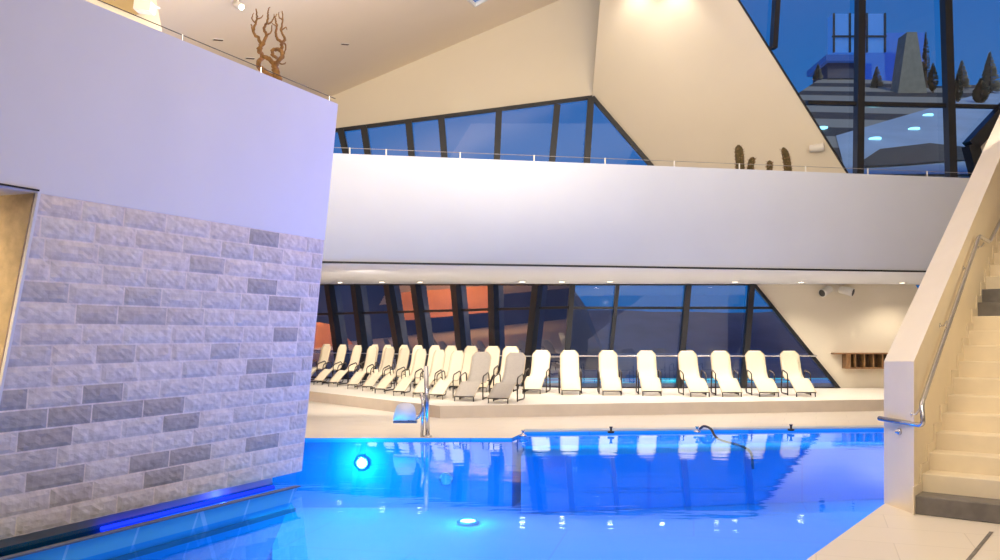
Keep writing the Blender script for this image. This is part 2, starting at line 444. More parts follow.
# ceilings
cl = plane3(c_tl, c_tr, c_tl+Vector((0, 1, 0)))
def onceil(x, y):  # height of the sloping ceiling
    return cl.p.z - (cl.n.x*(x-cl.p.x)+cl.n.y*(y-cl.p.y))/cl.n.z
xr = FAC(640, crease_v(640)).x
sky = [cl(464, -4), cl(475, 6.5), cl(492, -3), cl(481, -14)]
co = [Vector((x, y, onceil(x, y))) for x, y in ((-20, -9), (xr, -9))]+[FAC(640, crease_v(640)), FAC(180, crease_v(180)), Vector((-12, 23.2, onceil(-12, 23.2))), Vector((-20, 23.2, onceil(-20, 23.2)))]
struct(obj('ceiling', bm_hole(co, [sky]), 'ceiling'), 'sloping beige ceiling')
zr = co[2].z
struct(obj('ceiling_right', bm_poly([(xr, -9, co[1].z), (18, -9, co[1].z), (18, 24, zr), (xr, 24, zr)]), 'ceiling'))
w5 = sroot('window_5', 'small blue diamond skylight in the ceiling')
pane_prism([p+Vector((0, 0, .06)) for p in sky], (0, 0, 1), 'pane', w5, 'glass_upper')
bm = bmesh.new()
for i in range(4): bar(bm, sky[i]+Vector((0, 0, -.02)), sky[(i+1) % 4]+Vector((0, 0, -.02)), .05, .1, (0, 0, 1))
obj('frame', bm, 'lamp_white', w5)
# outer shell of the hall
struct(obj('wall_left', bm_poly([(-20, -9, 0), (-20, 33, 0), (-20, 33, 8), (-20, -9, 8)]), mat('dusk_wall', (.05, .06, .10), .8)))
struct(obj('wall_back', bm_poly([(-20, -9, -1.2), (18, -9, -1.2), (18, -9, 14), (-20, -9, 14)]), 'riser'))
struct(obj('wall_right', bm_poly([(16, -9, 0), (16, 24.5, 0), (16, 24.5, 14), (16, -9, 14)]), 'cream'))

struct(obj('wall_orange_alcove', bm_poly([(-18.6, 17.3, .9), (-18.6, 22.4, .9), (-18.6, 22.4, 2.9), (-18.6, 17.3, 2.9)]), 'orange_wall'), 'orange lit alcove across the hall')
struct(obj('wall_orange_nook', bm_poly([(-18.6, 25.0, 0), (-18.6, 29, 0), (-18.6, 29, 1.9), (-18.6, 25.8, 1.0)]), 'orange_wall'))

# ------------------------------------------------------------------ the leaning block on the left
LEAN = .12
upv = Vector((0, 0, 1))+n_*LEAN
BLK = Plane(K0, d.cross(upv)); nB = BLK.n if BLK.n.x > 0 else -BLK.n
def blk(t, z, out=0.0):      # t metres from the right-hand end towards the camera, height z
    return K0-d*t+upv*(z-.12)+nB*out
ZT = blk(0, 0).z
TOPZ = BLK(338, 104).z; MID = BLK(325, 240).z
inv = lambda p: ((K0-p).dot(d), p.z)
tL = 9.4; back = -n_*3.2
# white upper part
bm = bmesh.new()
f0 = [blk(0, MID), blk(tL, MID), blk(tL, TOPZ), blk(0, TOPZ)]
bk = [p+back-Vector((0, 0, 0)) for p in f0]
vf = [bm.verts.new(p) for p in f0]; vb = [bm.verts.new(p) for p in bk]
bm.faces.new(vf); bm.faces.new(vb[::-1])
for i in range(4): bm.faces.new((vf[i], vf[(i+1) % 4], vb[(i+1) % 4], vb[i]))
struct(obj('wall_block_upper', bm, 'white'), 'smooth white upper half of the leaning block, washed lavender')
# core behind the stone
tS = inv(BLK(38, 195))[0]; tS0 = inv(BLK(-30, 540))[0]
st_top, st_bot = (tS, MID), (tS+(tS0-tS), .12)
bm = bmesh.new()
f0 = [blk(0, MID, -.06), blk(tS, MID, -.06), blk(tS0, .12, -.06), blk(0, .12, -.06)]
bk = [f0[0]+back, f0[1]-n_*.3, f0[2]-n_*.3, f0[3]+back]
vf = [bm.verts.new(p) for p in f0]; vb = [bm.verts.new(p) for p in bk]
bm.faces.new(vf); bm.faces.new(vb[::-1])
for i in range(4): bm.faces.new((vf[i], vf[(i+1) % 4], vb[(i+1) % 4], vb[i]))
core = struct(obj('wall_block_core', bm, 'plinth'))
# split-face stone courses: one mesh, one tinted rough patch per stone
dark_px = [(251, 241), (248, 286), (292, 304), (292, 333), (270, 363), (280, 379), (109, 390), (64, 413), (24, 417), (24, 396), (95, 411), (132, 406),
           (166, 404), (188, 419), (27, 438), (63, 475), (142, 460), (182, 453), (155, 478), (269, 440)]
mid_px = [(100, 314), (130, 297), (155, 314), (20, 300), (60, 490), (210, 262), (230, 350), (120, 352), (45, 452)]
DK = [inv(BLK(*p)) for p in dark_px]; MK = [inv(BLK(*p)) for p in mid_px]
NR = 16; RH = (MID-.12)/NR
bm = bmesh.new(); colr = bm.loops.layers.float_color.new('tint')
rs = random.Random(3)
for r in range(NR):
    z0, z1 = .12+r*RH, .12+(r+1)*RH
    tend = lambda z: tS0+(tS-tS0)*(z-.12)/(MID-.12)
    t = 0.0; first = True
    while t < tend(z0)-.02:
        L = rs.choice((.42, .47, .5, .55)) if not first else rs.choice((.2, .32, .47)); first = False
        t1 = t+L
        tint = 1.0+rs.uniform(-.07, .05); warm = rs.uniform(-.02, .02)
        if rs.random() < .06: tint = .88
        if any(t <= a < t1 and z0 <= b < z1 for a, b in DK): tint = .62
        elif any(t <= a < t1 and z0 <= b < z1 for a, b in MK): tint = .78
        NU, NV = 10, 5; g = .007
        grid = []
        for i in range(NU+1):
            row = []
            for j in range(NV+1):
                fu, fv = i/NU, j/NV
                zz = z0+g+(RH-2*g)*fv; lim = tend(zz)
                tt = min(t+g+(L-2*g)*fu, lim)
                edge = i in (0, NU) or j in (0, NV)
                h = -.003 if edge else rs.uniform(.002, .009)
                if not edge and (i in (1, NU-1) or j in (1, NV-1)): h = rs.uniform(.001, .006)
                row.append(bm.verts.new(blk(tt, zz, h)))
            grid.append(row)
        for i in range(NU):
            for j in range(NV):
                f = bm.faces.new((grid[i][j], grid[i+1][j], grid[i+1][j+1], grid[i][j+1]))
                for lp in f.loops: lp[colr] = (tint+warm, tint, tint-warm, 1)
        t = t1
bk_ = [blk(0, MID, -.004), blk(tS, MID, -.004), blk(tS0, .12, -.004), blk(0, .12, -.004)]
f = bm.faces.new([bm.verts.new(p) for p in bk_])
for lp in f.loops: lp[colr] = (1.16, 1.14, 1.12, 1)
m, t, out = nt('stone')
b = t.nodes.new('ShaderNodeBsdfPrincipled'); b.inputs['Roughness'].default_value = .85
a = t.nodes.new('ShaderNodeAttribute'); a.attribute_name = 'tint'
nz = t.nodes.new('ShaderNodeTexNoise'); nz.inputs['Scale'].default_value = 14; nz.inputs['Detail'].default_value = 6
tc = t.nodes.new('ShaderNodeTexCoord'); t.links.new(tc.outputs['Object'], nz.inputs['Vector'])
rp = t.nodes.new('ShaderNodeValToRGB'); rp.color_ramp.elements[0].color = (.66, .58, .52, 1); rp.color_ramp.elements[1].color = (.88, .80, .73, 1)
rp.color_ramp.elements[0].position = .3; rp.color_ramp.elements[1].position = .7
t.links.new(nz.outputs['Fac'], rp.inputs['Fac'])
mu = t.nodes.new('ShaderNodeMix'); mu.data_type = 'RGBA'; mu.blend_type = 'MULTIPLY'; mu.inputs[0].default_value = 1
t.links.new(rp.outputs[0], mu.inputs[6]); t.links.new(a.outputs['Color'], mu.inputs[7]); t.links.new(mu.outputs[2], b.inputs['Base Color'])
bp = t.nodes.new('ShaderNodeBump'); bp.inputs['Strength'].default_value = .3; bp.inputs['Distance'].default_value = .02
t.links.new(nz.outputs['Fac'], bp.inputs['Height']); t.links.new(bp.outputs[0], b.inputs['Normal'])
t.links.new(b.outputs[0], out.inputs['Surface'])
struct(obj('wall_block_stone', bm, 'stone', None, False), 'split-face stone cladding on the leaning block')
# smooth jamb and warm return wall left of the stone
bm = bmesh.new(); bar(bm, blk(tS+.01, MID), blk(tS0+.01, .12), .025, .03, nB); struct(obj('trim_3', bm, 'white'))
rt = Vector((-1, .32, 0)).normalized()*5
a0, a1 = blk(tS, MID, -.05), blk(tS0, .12, -.05)
struct(obj('wall_recess', bm_poly([a0, a1, a1+rt+Vector((0, 0, -.2)), a0+rt]), 'shade_stone'), 'warm lit stone wall in the recess at the left edge')
bm = bmesh.new(); bar(bm, blk(tS, MID+.02, .004), blk(tL, MID+.02, .004), .014, .01, nB); struct(obj('trim_4', bm, 'dark_frame'))  # thin dark strip coloured as the shade line under the white block
# plinth, light channel, tiled rim
pl_ = bm_poly([bz(PB[0], -1.15), bz(PB[1], -1.15), bz(PB[1], .16), bz(PB[0], .16)], .5, -n_)
struct(obj('baseboard_block', pl_, 'plinth'), 'recessed grey plinth below the stone')
rimR, rimL = atz(298, 487, .12), atz(20, 556, .12)
rd = (rimR-rimL).normalized(); rn = Vector((rd.y, -rd.x, 0))
rimN = rimR-rd*8.5
bm = bmesh.new(); nn = 14
bm_poly([rimR, rimN, rimN-rn*.22+Vector((0, 0, -.75)), rimR-rn*.22+Vector((0, 0, -.75))-rd*.25], .05, -rn, bm)
rim = struct(obj('trim_7', bm, 'rim_tile'), 'low tiled rim leaning out of the water below the stone')
bm = bmesh.new(); bar(bm, rimR+Vector((0, 0, .004)), rimN+Vector((0, 0, .004)), .07, .012, (0, 0, 1)); struct(obj('trim_5', bm, 'rim_top'))
# channel bed between plinth and rim
bed = bm_poly([bz(rimR-rn*.03, -.10), bz(rimN-rn*.03, -.10), bz(PB[1], -.10), bz(PB[0]+d*.1, -.10)], .04, (0, 0, -1))
struct(obj('floor_channel', bed, 'rim_top'))
bm = bmesh.new(); tube(bm, [bz(PB[0]-d*.05+n_*.06, -.03), bz(PB[0]-d*2.4+n_*.06, -.03)], .022, 8)
o = obj('light_strip', bm, 'blue_glow'); tag(o, 'glowing blue light strip in the channel below the stone wall', 'light')
# block-top guard wire
t = thing('wire_railing', 'low wire railing with short posts along the top of the white block', 'railing', (0, 0, 0))
for u, v in ((187, 40), (265, 73), (333, 100)):
    p = BLK(u, v); tt = inv(p)[0]
    bm = bmesh.new(); q = blk(tt, TOPZ)-n_*.05; tube(bm, [q, q+Vector((0, 0, .075))], .009); obj('post', bm, 'steel', t)
bm = bmesh.new(); tube(bm, [blk(-.02, TOPZ)-n_*.05+Vector((0, 0, .07)), blk(6, TOPZ)-n_*.05+Vector((0, 0, .07))], .004, 6); obj('wire', bm, 'bronze', t)
# gallery guard wire
t = thing('wire_railing', 'low wire railing with short posts along the long gallery parapet', 'railing', (0, 0, 0))
for u in (350, 387, 462, 537, 609, 679, 745, 812, 875, 935):
    p = BAND(u, 165); q = bz(p, BTOP)-BN*.25
    bm = bmesh.new(); tube(bm, [q, q+Vector((0, 0, .17))], .014); obj('post', bm, 'lamp_white', t)
bm = bmesh.new(); tube(bm, [bz(bl, BTOP+.16)-BN*.25, bz(br_, BTOP+.16)-BN*.25], .006, 6); obj('wire', bm, 'steel', t)

# ------------------------------------------------------------------ staircase at right
B0 = atz(914, 514, 0); A0 = atz(884, 503, 0)
sd = Vector((.62, .785, 0)).normalized(); sc_ = Vector((sd.y, -sd.x, 0))     # up direction, across (to the right)
RI, TR = .176, .29
st = thing('staircase', 'broad cream stone staircase with dark bottom step and solid side wall', 'staircase', (0, 0, 0))
LW = 3.2
def step(k):
    o = B0+sd*(TR*(k-1)) + sc_*.0
    if k == 1: pass
    zt = RI*k
    e = sd*(TR+.02)
    m_ = 'dark_stone' if k in (1, 12, 13) else 'step_stone'
    bm = bmesh.new()
    s0 = o + (Vector((0, 0, 0)))
    bm_poly([bz(s0, 0 if k < 3 else zt-RI*2), bz(s0+e+sd*.25, 0 if k < 3 else zt-RI*2), bz(s0+e+sd*.25, zt), bz(s0, zt)], LW, sc_, bm)
    bmesh.ops.bevel(bm, geom=bm.edges[:], offset=.008, segments=1, affect='EDGES')
    ob = obj('step', bm, m_, st)
    if m_ == 'dark_stone': ob['label'] = 'dark stone step'
for k in range(1, 20): step(k)
# stepped skirting on the inner face of the side wall
bm = bmesh.new()
for k in range(1, 18):
    o = B0+sd*(TR*(k-1)-.06); z = RI*k
    bm_poly([bz(o, z-RI-.02), bz(o+sd*(TR+.02), z-RI-.02), bz(o+sd*(TR+.02), z+.09), bz(o, z+.09)], .012, sc_, bm)
obj('skirting', bm, 'step_stone', st)
# raking side wall: outline seen from its end
SL = .555; H0 = 1.46; RUN = 7.5
ow = (A0-B0); bend_off = ow
bm = bmesh.new()
i0, i1 = B0, B0+sd*RUN
o0, o1 = A0, A0+sd*RUN
pin = [bz(i0, 0), bz(i1, 0), bz(i1, H0+SL*RUN), bz(i0, H0)]
pou = [bz(o0, 0), bz(o1, 0), bz(o1, H0-.02+SL*RUN), bz(o0, H0-.02)]
vi = [bm.verts.new(p) for p in pin]; vo = [bm.verts.new(p) for p in pou]
bm.faces.new(vi); bm.faces.new(vo[::-1])
for i in range(4):
    f = bm.faces.new((vi[i], vi[(i+1) % 4], vo[(i+1) % 4], vo[i]))
    if i == 2: f.material_index = 1
side = obj('side_wall', bm, ['stair_cream', 'stair_cap'], st)
# handrail
hr = thing('handrail', 'round stainless steel handrail climbing the stair wall', 'handrail', (0, 0, 0))
def inner(s, z, off=.07): return bz(B0+sd*s+sc_*off, z)
en = (A0-B0); enn = Vector((-sd.x, -sd.y, 0))
def railpt(u, v, off=.07):
    P = Plane(B0+sc_*off, sc_); return P(u, v)
pA = bz(A0-sc_*.03, 0)+enn*.06; pA.z = .865
pB = bz(B0+sc_*.10, 0)+enn*.07; pB.z = .855
pC = railpt(921, 408); pC.z = 1.02
p1, p2, p3, p4 = railpt(921.5, 404), railpt(979, 236), railpt(989.5, 242), railpt(1003, 216)
path = [pA, pB, p1, p2, p3, p4, p4+(p4-p3)*4]
pB2 = pB.copy(); pB2.x, pB2.y = pB.x+.02, pB.y+.02
path = fillet([pA, pB, p1, p2, p3, p4, p4+(p2-p1)*1.0], .07)
bm = bmesh.new(); tube(bm, path, .024, 12); obj('rail', bm, 'steel', hr, True)
for u, v in ((919.5, 407), (947, 319), (970, 262), (984, 241)):
    q = railpt(u, v)
    bm = bmesh.new(); tube(bm, [q-sc_*.075+Vector((0, 0, -.07)), q-sc_*.03+Vector((0, 0, -.07)), q+Vector((0, 0, -.02))], .009); lathe(bm, [(.028, 0), (.028, .008)], 12, aim(q-sc_*.072+Vector((0, 0, -.07)), sc_)); obj('bracket', bm, 'steel', hr)
sp = bz((A0*.45+B0*.55), 0); sp.z = .76
fn = Vector((ow.y, -ow.x, 0)).normalized()
if fn.dot(-sp) < 0: fn = -fn
bm = bmesh.new(); lathe(bm, [(.032, 0), (.032, .02), (.02, .026), (.012, .05)], 14, aim(sp, fn))
tag(obj('wall_socket', bm, 'steel', None, True), 'small round metal fitting on the stair wall below the handrail end', 'fitting')
# slot drain in the near deck
a, b = atz(991.4, 532, .002), atz(966, 563, .002)
bm = bmesh.new(); bar(bm, a, b, .03, .003, (0, 0, 1)); struct(obj('trim_6', bm, 'dark_stone'), 'dark joint in the near deck')

# ------------------------------------------------------------------ loungers
def make_lounger():
    t = thing('lounger', 'cream lounger', 'lounger')
    prof = spline([(-.64, 1.055), (-.585, .93), (-.50, .75), (-.40, .57), (-.27, .44), (-.10, .385), (.08, .40), (.20, .395), (.45, .29), (.78, .115)], 4)
    prof = [(p[0], p[1]) for p in [Vector((a, b, 0)) for a, b, *_ in [(q[0], q[1]) for q in prof]]] if False else [(q.x, q.y) for q in prof]
    k = len(prof); bm = bmesh.new(); W2 = .225; NX = 6; rows = []
    nrm = []
    for i in range(k):
        a, b = Vector(prof[max(i-1, 0)]), Vector(prof[min(i+1, k-1)]); tt = (b-a).normalized(); nrm.append(Vector((-tt.y, tt.x)))
    for side in (0, 1):
        for i, (f, z) in enumerate(prof):
            wd = W2*(1 if i > 3 else (.62, .74, .87, .96)[i])
            row = []
            for j in range(NX+1):
                x = -wd+2*wd*j/NX; sag = -.012*math.cos(x/W2*math.pi/2)
                nn = -nrm[i] if nrm[i].y < 0 else nrm[i]
                nn = Vector((abs(nrm[i].x), abs(nrm[i].y)))
                off = (sag if side == 0 else sag-.018)
                row.append(bm.verts.new((x, -(f+nn.x*off), z+nn.y*off)))
            rows.append(row)
    for i in range(k-1):
        for j in range(NX):
            bm.faces.new((rows[i][j], rows[i][j+1], rows[i+1][j+1], rows[i+1][j]))
            bm.faces.new((rows[k+i][j], rows[k+i+1][j], rows[k+i+1][j+1], rows[k+i][j+1]))
        bm.faces.new((rows[i][0], rows[i+1][0], rows[k+i+1][0], rows[k+i][0])); bm.faces.new((rows[i][NX], rows[k+i][NX], rows[k+i+1][NX], rows[i+1][NX]))
    for j in range(NX):
        bm.faces.new((rows[0][j], rows[k][j], rows[k][j+1], rows[0][j+1])); bm.faces.new((rows[k-1][j], rows[k-1][j+1], rows[2*k-1][j+1], rows[2*k-1][j]))
    obj('sling', bm, 'fabric_cream', t, True)
    for s in (-1, 1):
        x = s*(W2+.006)
        bm = bmesh.new(); tube(bm, [(x*(1 if i > 3 else (.62, .74, .87, .96)[i]), -f, z-.012) for i, (f, z) in enumerate(prof)], .012, 6); obj('side_rail', bm, 'frame_tan', t, True)
        xa = s*(W2+.045)
        bm = bmesh.new()
        tube(bm, fillet([(xa, -.22, 0), (xa, -.22, .52), (xa, .26, .60), (xa, .36, .03), (xa, -.20, .03)], .10), .016, 8); obj('armrest', bm, 'bronze', t, True)
        bm = bmesh.new(); tube(bm, [(s*(W2-.01), -.76, .11), (s*(W2-.01), -.77, 0)], .013, 6); obj('leg', bm, 'bronze', t, True)
    bm = bmesh.new(); tube(bm, [(-W2, -.77, .105), (W2, -.77, .105)], .013, 6); obj('foot_bar', bm, 'bronze', t, True)
    bm = bmesh.new()
    tube(bm, [(-W2-.04, -.20, .36), (W2+.04, -.20, .36)], .013, 6); obj('cross_bar', bm, 'bronze', t, True)
    bm = bmesh.new(); tube(bm, [(-W2-.04, .30, .40), (W2+.04, .30, .40)], .013, 6); obj('cross_bar', bm, 'bronze', t, True)
    return t
proto = make_lounger(); used = [False]
def lounger(feet, rz, label, group, grey=False, foot=.77, sx=1.0, sz=1.0):
    """feet: point on the platform below the middle of the foot end"""
    dirf = Vector((math.sin(rz), -math.cos(rz), 0))
    loc = bz(feet-dirf*foot, PLAT)
    if not used[0]:
        used[0] = True; r = proto; r.location = loc; r.rotation_euler = (0, 0, rz); r['label'] = label; r['group'] = group
    else: r = dup(proto, loc, rz, label, group)
    r.scale = (sx, 1, sz)
    if grey:
        for ch in r.children:
            if ch.name.startswith('sling'): ch.data = ch.data.copy(); ch.data.materials[0] = M['fabric_grey']
    return r
R = math.radians
ordn = ['first', 'second', 'third', 'fourth', 'fifth', 'sixth', 'seventh', 'eighth', 'ninth', 'tenth', 'eleventh', 'twelfth']
right = [(806, 397, -3), (769, 397, -3), (732, 397, -3), (700, 397, 0), (652, 396, -4), (612, 395.5, -3), (571, 395, -3), (531.5, 394, -13)]
rl = ['cream lounger at the far right end of the single row, under the slanted window edge',
      'second cream lounger from the right end of the single row', 'third cream lounger from the right end of the single row',
      'fourth cream lounger from the right, beside the thick window mullion', 'fifth cream lounger from the right end of the single row',
      'sixth cream lounger from the right end of the single row', 'seventh cream lounger from the right, last one facing straight out',
      'cream lounger turned slightly left, just right of the grey pair']
for (u, v, a), l in zip(right, rl): lounger(atz(u, v, PLAT), R(a), l, 'single row of loungers along the right glazing')
front = [(498, 403.5, -17, True, 1), (464, 401.5, -15, True, 1), (436, 399.5, -18, False, .74), (419, 397.8, -16, False, .68), (399, 396, -17, False, .66), (380, 393.5, -20, False, .64),
         (367.5, 391, -17, False, .64), (352.5, 389, -14, False, .64), (333, 386.6, -20, False, .64), (318, 385, -20, False, .64), (302, 384, -20, False, .64)]
fl = ['grey lounger, right one of the grey pair at the platform corner', 'grey lounger, left one of the grey pair at the platform corner',
      'cream front-row lounger just left of the grey pair, behind the steel post', 'cream front-row lounger second to the left of the grey pair',
      'cream front-row lounger third to the left of the grey pair', 'cream front-row lounger fourth to the left of the grey pair', 'cream front-row lounger fifth to the left of the grey pair',
      'cream front-row lounger, fourth counted from the stone wall', 'cream front-row lounger, third counted from the stone wall', 'cream front-row lounger, second counted from the stone wall',
      'cream front-row lounger nearest the stone wall, partly hidden by it']
for (u, v, a, g, sx), l in zip(front, fl): lounger(atz(u, v, PLAT), R(a), l, 'front row of the left lounger block', g, sx=sx, sz=1+max(0, 470-u)*.0006)
backtops = [511, 492.5, 471, 451, 435, 418, 404, 387.5, 374.5, 325.5]
g0, g1 = Vector((.29, 22.8)), Vector((-5.6, 28.05))
for i, u in enumerate(backtops):
    k = (u-CX)/F; s = (k*g0.y-g0.x)/((g1.x-g0.x)-k*(g1.y-g0.y)); p = g0+(g1-g0)*s
    rz = R(-14); dirf = Vector((math.sin(rz), -math.cos(rz), 0))
    feet = Vector((p.x, p.y, PLAT))+dirf*(.60+.77)
    if i == 9: l = 'cream back-row lounger seen farthest left, beside the stone wall'
    elif i == 0: l = 'cream back-row lounger at the right end, behind the right grey lounger'
    else: l = 'cream back-row lounger, %s from the right end of that row' % ordn[i]
    lounger(feet, rz, l, 'back row of the left lounger block', sx=max(.6, min(.95, .6+(u-400)*.0032)), sz=1.09)

# ------------------------------------------------------------------ wall shelf, spot pairs
t = thing('wall_shelf', 'wooden wall shelf with open compartments on the cream wall', 'shelf', FAC(864, 361))
def onF(u, v, out): return FAC(u, v)+nF*out
def wpart(name, lo, hi, m, dp=.32, o0=0.0):
    bm = bm_poly([onF(lo[0], lo[1], o0), onF(hi[0], lo[1], o0), onF(hi[0], hi[1], o0), onF(lo[0], hi[1], o0)], dp, nF); localize(bm, t); return obj(name, bm, m, t)
wpart('top_board', (831, 352.6), (890, 353.9), 'wood', .36)
wpart('back_panel', (842, 354), (890, 368), 'wood_dark', .03)
wpart('bottom_board', (842, 367), (890, 368.4), 'wood')
for u in (842, 850, 859, 868, 877, 886): wpart('divider', (u, 354), (u+1.3 if u > 842 else u+4, 367), 'wood')
def spot_pair(p, n, aims, label, m='lamp_white', sc=1.0):
    t = thing('wall_spotlight', label, 'spotlight', p)
    bm = bmesh.new(); lathe(bm, [(.05*sc, 0), (.05*sc, .03*sc), (.02*sc, .035*sc), (.02*sc, .16*sc)], 12, aim(Vector(), n)); obj('bracket', bm, m, t)
    for a in aims:
        q = Vector(n)*.16*sc
        bm = bmesh.new(); lathe(bm, [(.05*sc, -.12*sc), (.075*sc, -.10*sc), (.085*sc, .10*sc), (.095*sc, .16*sc), (.08*sc, .165*sc)], 14, aim(q, a)); h = obj('lamp_head', bm, m, t, True)
        bm = bmesh.new(); lathe(bm, [(.075*sc, .166*sc), (.07*sc, .172*sc)], 14, aim(q, a)); obj('lens', bm, 'lamp_black', h)
    return t
spot_pair(FAC(824, 291), nF, [(-.8, -.5, -.35)], 'left one of two adjustable spotlights on the cream wall under the gallery', 'lamp_white', 1.3)
spot_pair(FAC(842, 291), nF, [(.75, -.55, -.25)], 'right one of two adjustable spotlights on the cream wall under the gallery', 'lamp_white', 1.3)
nP = -P2.n if P2.n.y > 0 else P2.n
spot_pair(P2(817, 146), nP, [(.95, -.25, .1)], 'white spotlight on the upper cream wall beside the tall window', 'lamp_white', 1.15)

# ------------------------------------------------------------------ cacti on the gallery parapet
def cactus(u, vtop, r, lean, label):
    base = bz(BAND(u, 165), BTOP)-BN*.62
    D = base.y; ht = (EYE+(HY-vtop)/F*D)-BTOP
    base.x = (u-CX)/F*D
    t = thing('cactus', label, 'cactus', base, 0, 'dry cacti on the gallery parapet')
    bm = bmesh.new(); n = 18; m_ = 12; rings = []
    for i in range(m_+1):
        f = i/m_; rad = r*(1-.12*f)*(1 if f < .8 else math.sqrt(max(.02, 1-((f-.8)/.2)**2*.93)))
        rings.append([bm.verts.new((lean*f*f*ht+rad*(1+.14*(j % 2)+random.uniform(-.05, .05))*math.cos(2*math.pi*j/n), rad*(1+.14*(j % 2))*math.sin(2*math.pi*j/n), f*ht)) for j in range(n)])
    for a, b in zip(rings, rings[1:]):
        for j in range(n): bm.faces.new((a[j], a[(j+1) % n], b[(j+1) % n], b[j]))
    bm.faces.new(rings[-1]); bm.faces.new(rings[0][::-1])
    obj('stem', bm, 'cactus', t)
    bm = bmesh.new()
    for q in range(90):
        f = random.random()*.95; a = random.random()*6.28; rad = r*(1-.12*f)*1.05
        p = Vector((lean*f*f*ht+rad*math.cos(a), rad*math.sin(a), f*ht)); e = p+Vector((math.cos(a), math.sin(a), .5))*.035
        tube(bm, [p, e], [.007, .001], 4)
    o = obj('spines', bm, 'wood', t); o['kind'] = 'stuff'
cactus(740, 145, .085, -.05, 'tallest brown columnar cactus, leftmost on the gallery parapet')
cactus(750, 157, .065, .15, 'small rounded cactus beside the tallest one')
cactus(769.5, 160.5, .06, 0, 'smallest stubby cactus standing alone on the parapet')
cactus(788, 147.5, .075, -.16, 'tall slightly bent brown cactus, rightmost of the four')

# ------------------------------------------------------------------ bare branch decoration on the block roof
Db = 9.15
def bp2(u, v, dd=0): return at(u, v, Db+dd)
t = thing('branch_sculpture', 'bare twisted brown branch standing on the white block', 'branch', (0, 0, 0))
base = bp2(277, 86); base.z = TOPZ
def limb(pts, r0, r1, name, parent):
    P = spline(pts, 5); k = len(P)
    for i in range(1, k-1): P[i] = P[i]+Vector((random.uniform(-1, 1), random.uniform(-1, 1), random.uniform(-1, 1)))*r0*.35
    bm = bmesh.new(); tube(bm, P, [r0+(r1-r0)*i/(k-1) for i in range(k)], 7); return obj(name, bm, 'branch', parent, True)
trunk = limb([base, bp2(277.5, 78), bp2(275, 70), bp2(277, 63)], .045, .032, 'trunk', t)
limb([base, bp2(270, 76), bp2(263, 70), bp2(258, 64), bp2(262, 57, .1), bp2(259, 50), bp2(262, 43)], .032, .018, 'branch', t)
limb([bp2(262, 57), bp2(268, 58), bp2(274, 65)], .022, .026, 'branch', t)
limb([bp2(259, 52), bp2(261, 45), bp2(258, 38), bp2(253, 32), bp2(256, 24), bp2(257, 16), bp2(256, 9)], .022, .006, 'branch', t)
limb([bp2(253, 32), bp2(252, 27), bp2(251, 24)], .010, .005, 'twig', t)
limb([bp2(256, 24), bp2(252, 18), bp2(254, 13)], .009, .004, 'twig', t)
limb([bp2(257, 19), bp2(261, 18), bp2(263, 15)], .008, .004, 'twig', t)
limb([bp2(262, 45), bp2(266, 36, .1), bp2(264, 28, .1), bp2(268, 20), bp2(268, 12), bp2(270, 7)], .020, .005, 'branch', t)
limb([bp2(268, 24), bp2(273, 20), bp2(274, 14)], .010, .004, 'twig', t)
limb([bp2(266, 36), bp2(271, 32), bp2(272, 25)], .011, .005, 'twig', t)
limb([bp2(276, 64), bp2(282, 57, -.1), bp2(280, 50), bp2(274, 50), bp2(272, 54), bp2(277, 58)], .024, .016, 'branch', t)
limb([bp2(280, 52), bp2(282, 44), bp2(276, 36), bp2(277, 27), bp2(275, 19), bp2(277, 14)], .020, .005, 'branch', t)
limb([bp2(281, 45), bp2(285, 38, -.1), bp2(281, 30), bp2(283, 20), bp2(282, 11)], .017, .005, 'branch', t)
limb([bp2(283, 42), bp2(286, 46), bp2(284, 55)], .010, .006, 'twig', t)
limb([bp2(282, 30), bp2(286, 27), bp2(287, 30)], .008, .004, 'twig', t)
limb([bp2(283, 20), bp2(279, 17), bp2(279, 12)], .008, .004, 'twig', t)
limb([bp2(277, 27), bp2(272, 23)], .008, .004, 'twig', t)
limb([bp2(277, 63), bp2(284, 64), bp2(286, 62)], .009, .004, 'twig', t)

# ------------------------------------------------------------------ ceiling fittings and bulkhead at upper left
for (u, v), l in (((345, 44), 'small dark slot vent in the sloping ceiling, right of the branch'), ((218, 39.5), 'small slot vent in the sloping ceiling, nearer the bulkhead'), ((250, 58), 'small slot vent in the sloping ceiling, beside the branch')):
    p = cl(u, v); nn = cl.n if cl.n.z < 0 else -cl.n
    t = thing('ceiling_vent', l, 'vent', p)
    ax = (cl(u+5, v+.4)-cl(u-5, v-.4)).normalized()
    bm = bmesh.new(); bar(bm, -ax*.13, ax*.13, .055, .012, nn); obj('frame', bm, 'lamp_white', t)
    bm = bmesh.new(); bar(bm, -ax*.12+nn*.010, ax*.12+nn*.010, .04, .008, nn); obj('slot', bm, 'wood_dark', t)
BD = 13.2
bk0 = [at(152, -30, BD), at(158, 10, BD), at(165, 45, BD), at(100, 45, BD), at(20, 20, BD), at(20, -30, BD)]
struct(obj('wall_bulkhead', bm_poly(bk0), 'cream'), 'cream bulkhead behind the block')
struct(obj('wall_niche', bm_poly([at(u, v, BD-.03) for u, v in ((88, -20), (139, -20), (144, 13), (136, 15), (100, 1))]), 'niche'), 'brown panel in the bulkhead')
t = thing('loudspeaker', 'white box loudspeaker hung in front of the bulkhead niche', 'loudspeaker', at(145, 7.5, BD-.45))
obj('cabinet', box((-.135, -.10, -.075), (.135, .10, .075), Matrix.Rotation(R(8), 4, 'Y'), .015), 'lamp_white', t)
bm = box((-.12, -.108, -.062), (.12, -.099, .062), Matrix.Rotation(R(8), 4, 'Y')); obj('grille', bm, mat('grille', (.62, .6, .56), .6, bump=.3, bscale=120), t)
bm = bmesh.new(); tube(bm, [(.05, .1, .08), (.05, .4, .14)], .02); obj('bracket', bm, 'lamp_white', t)
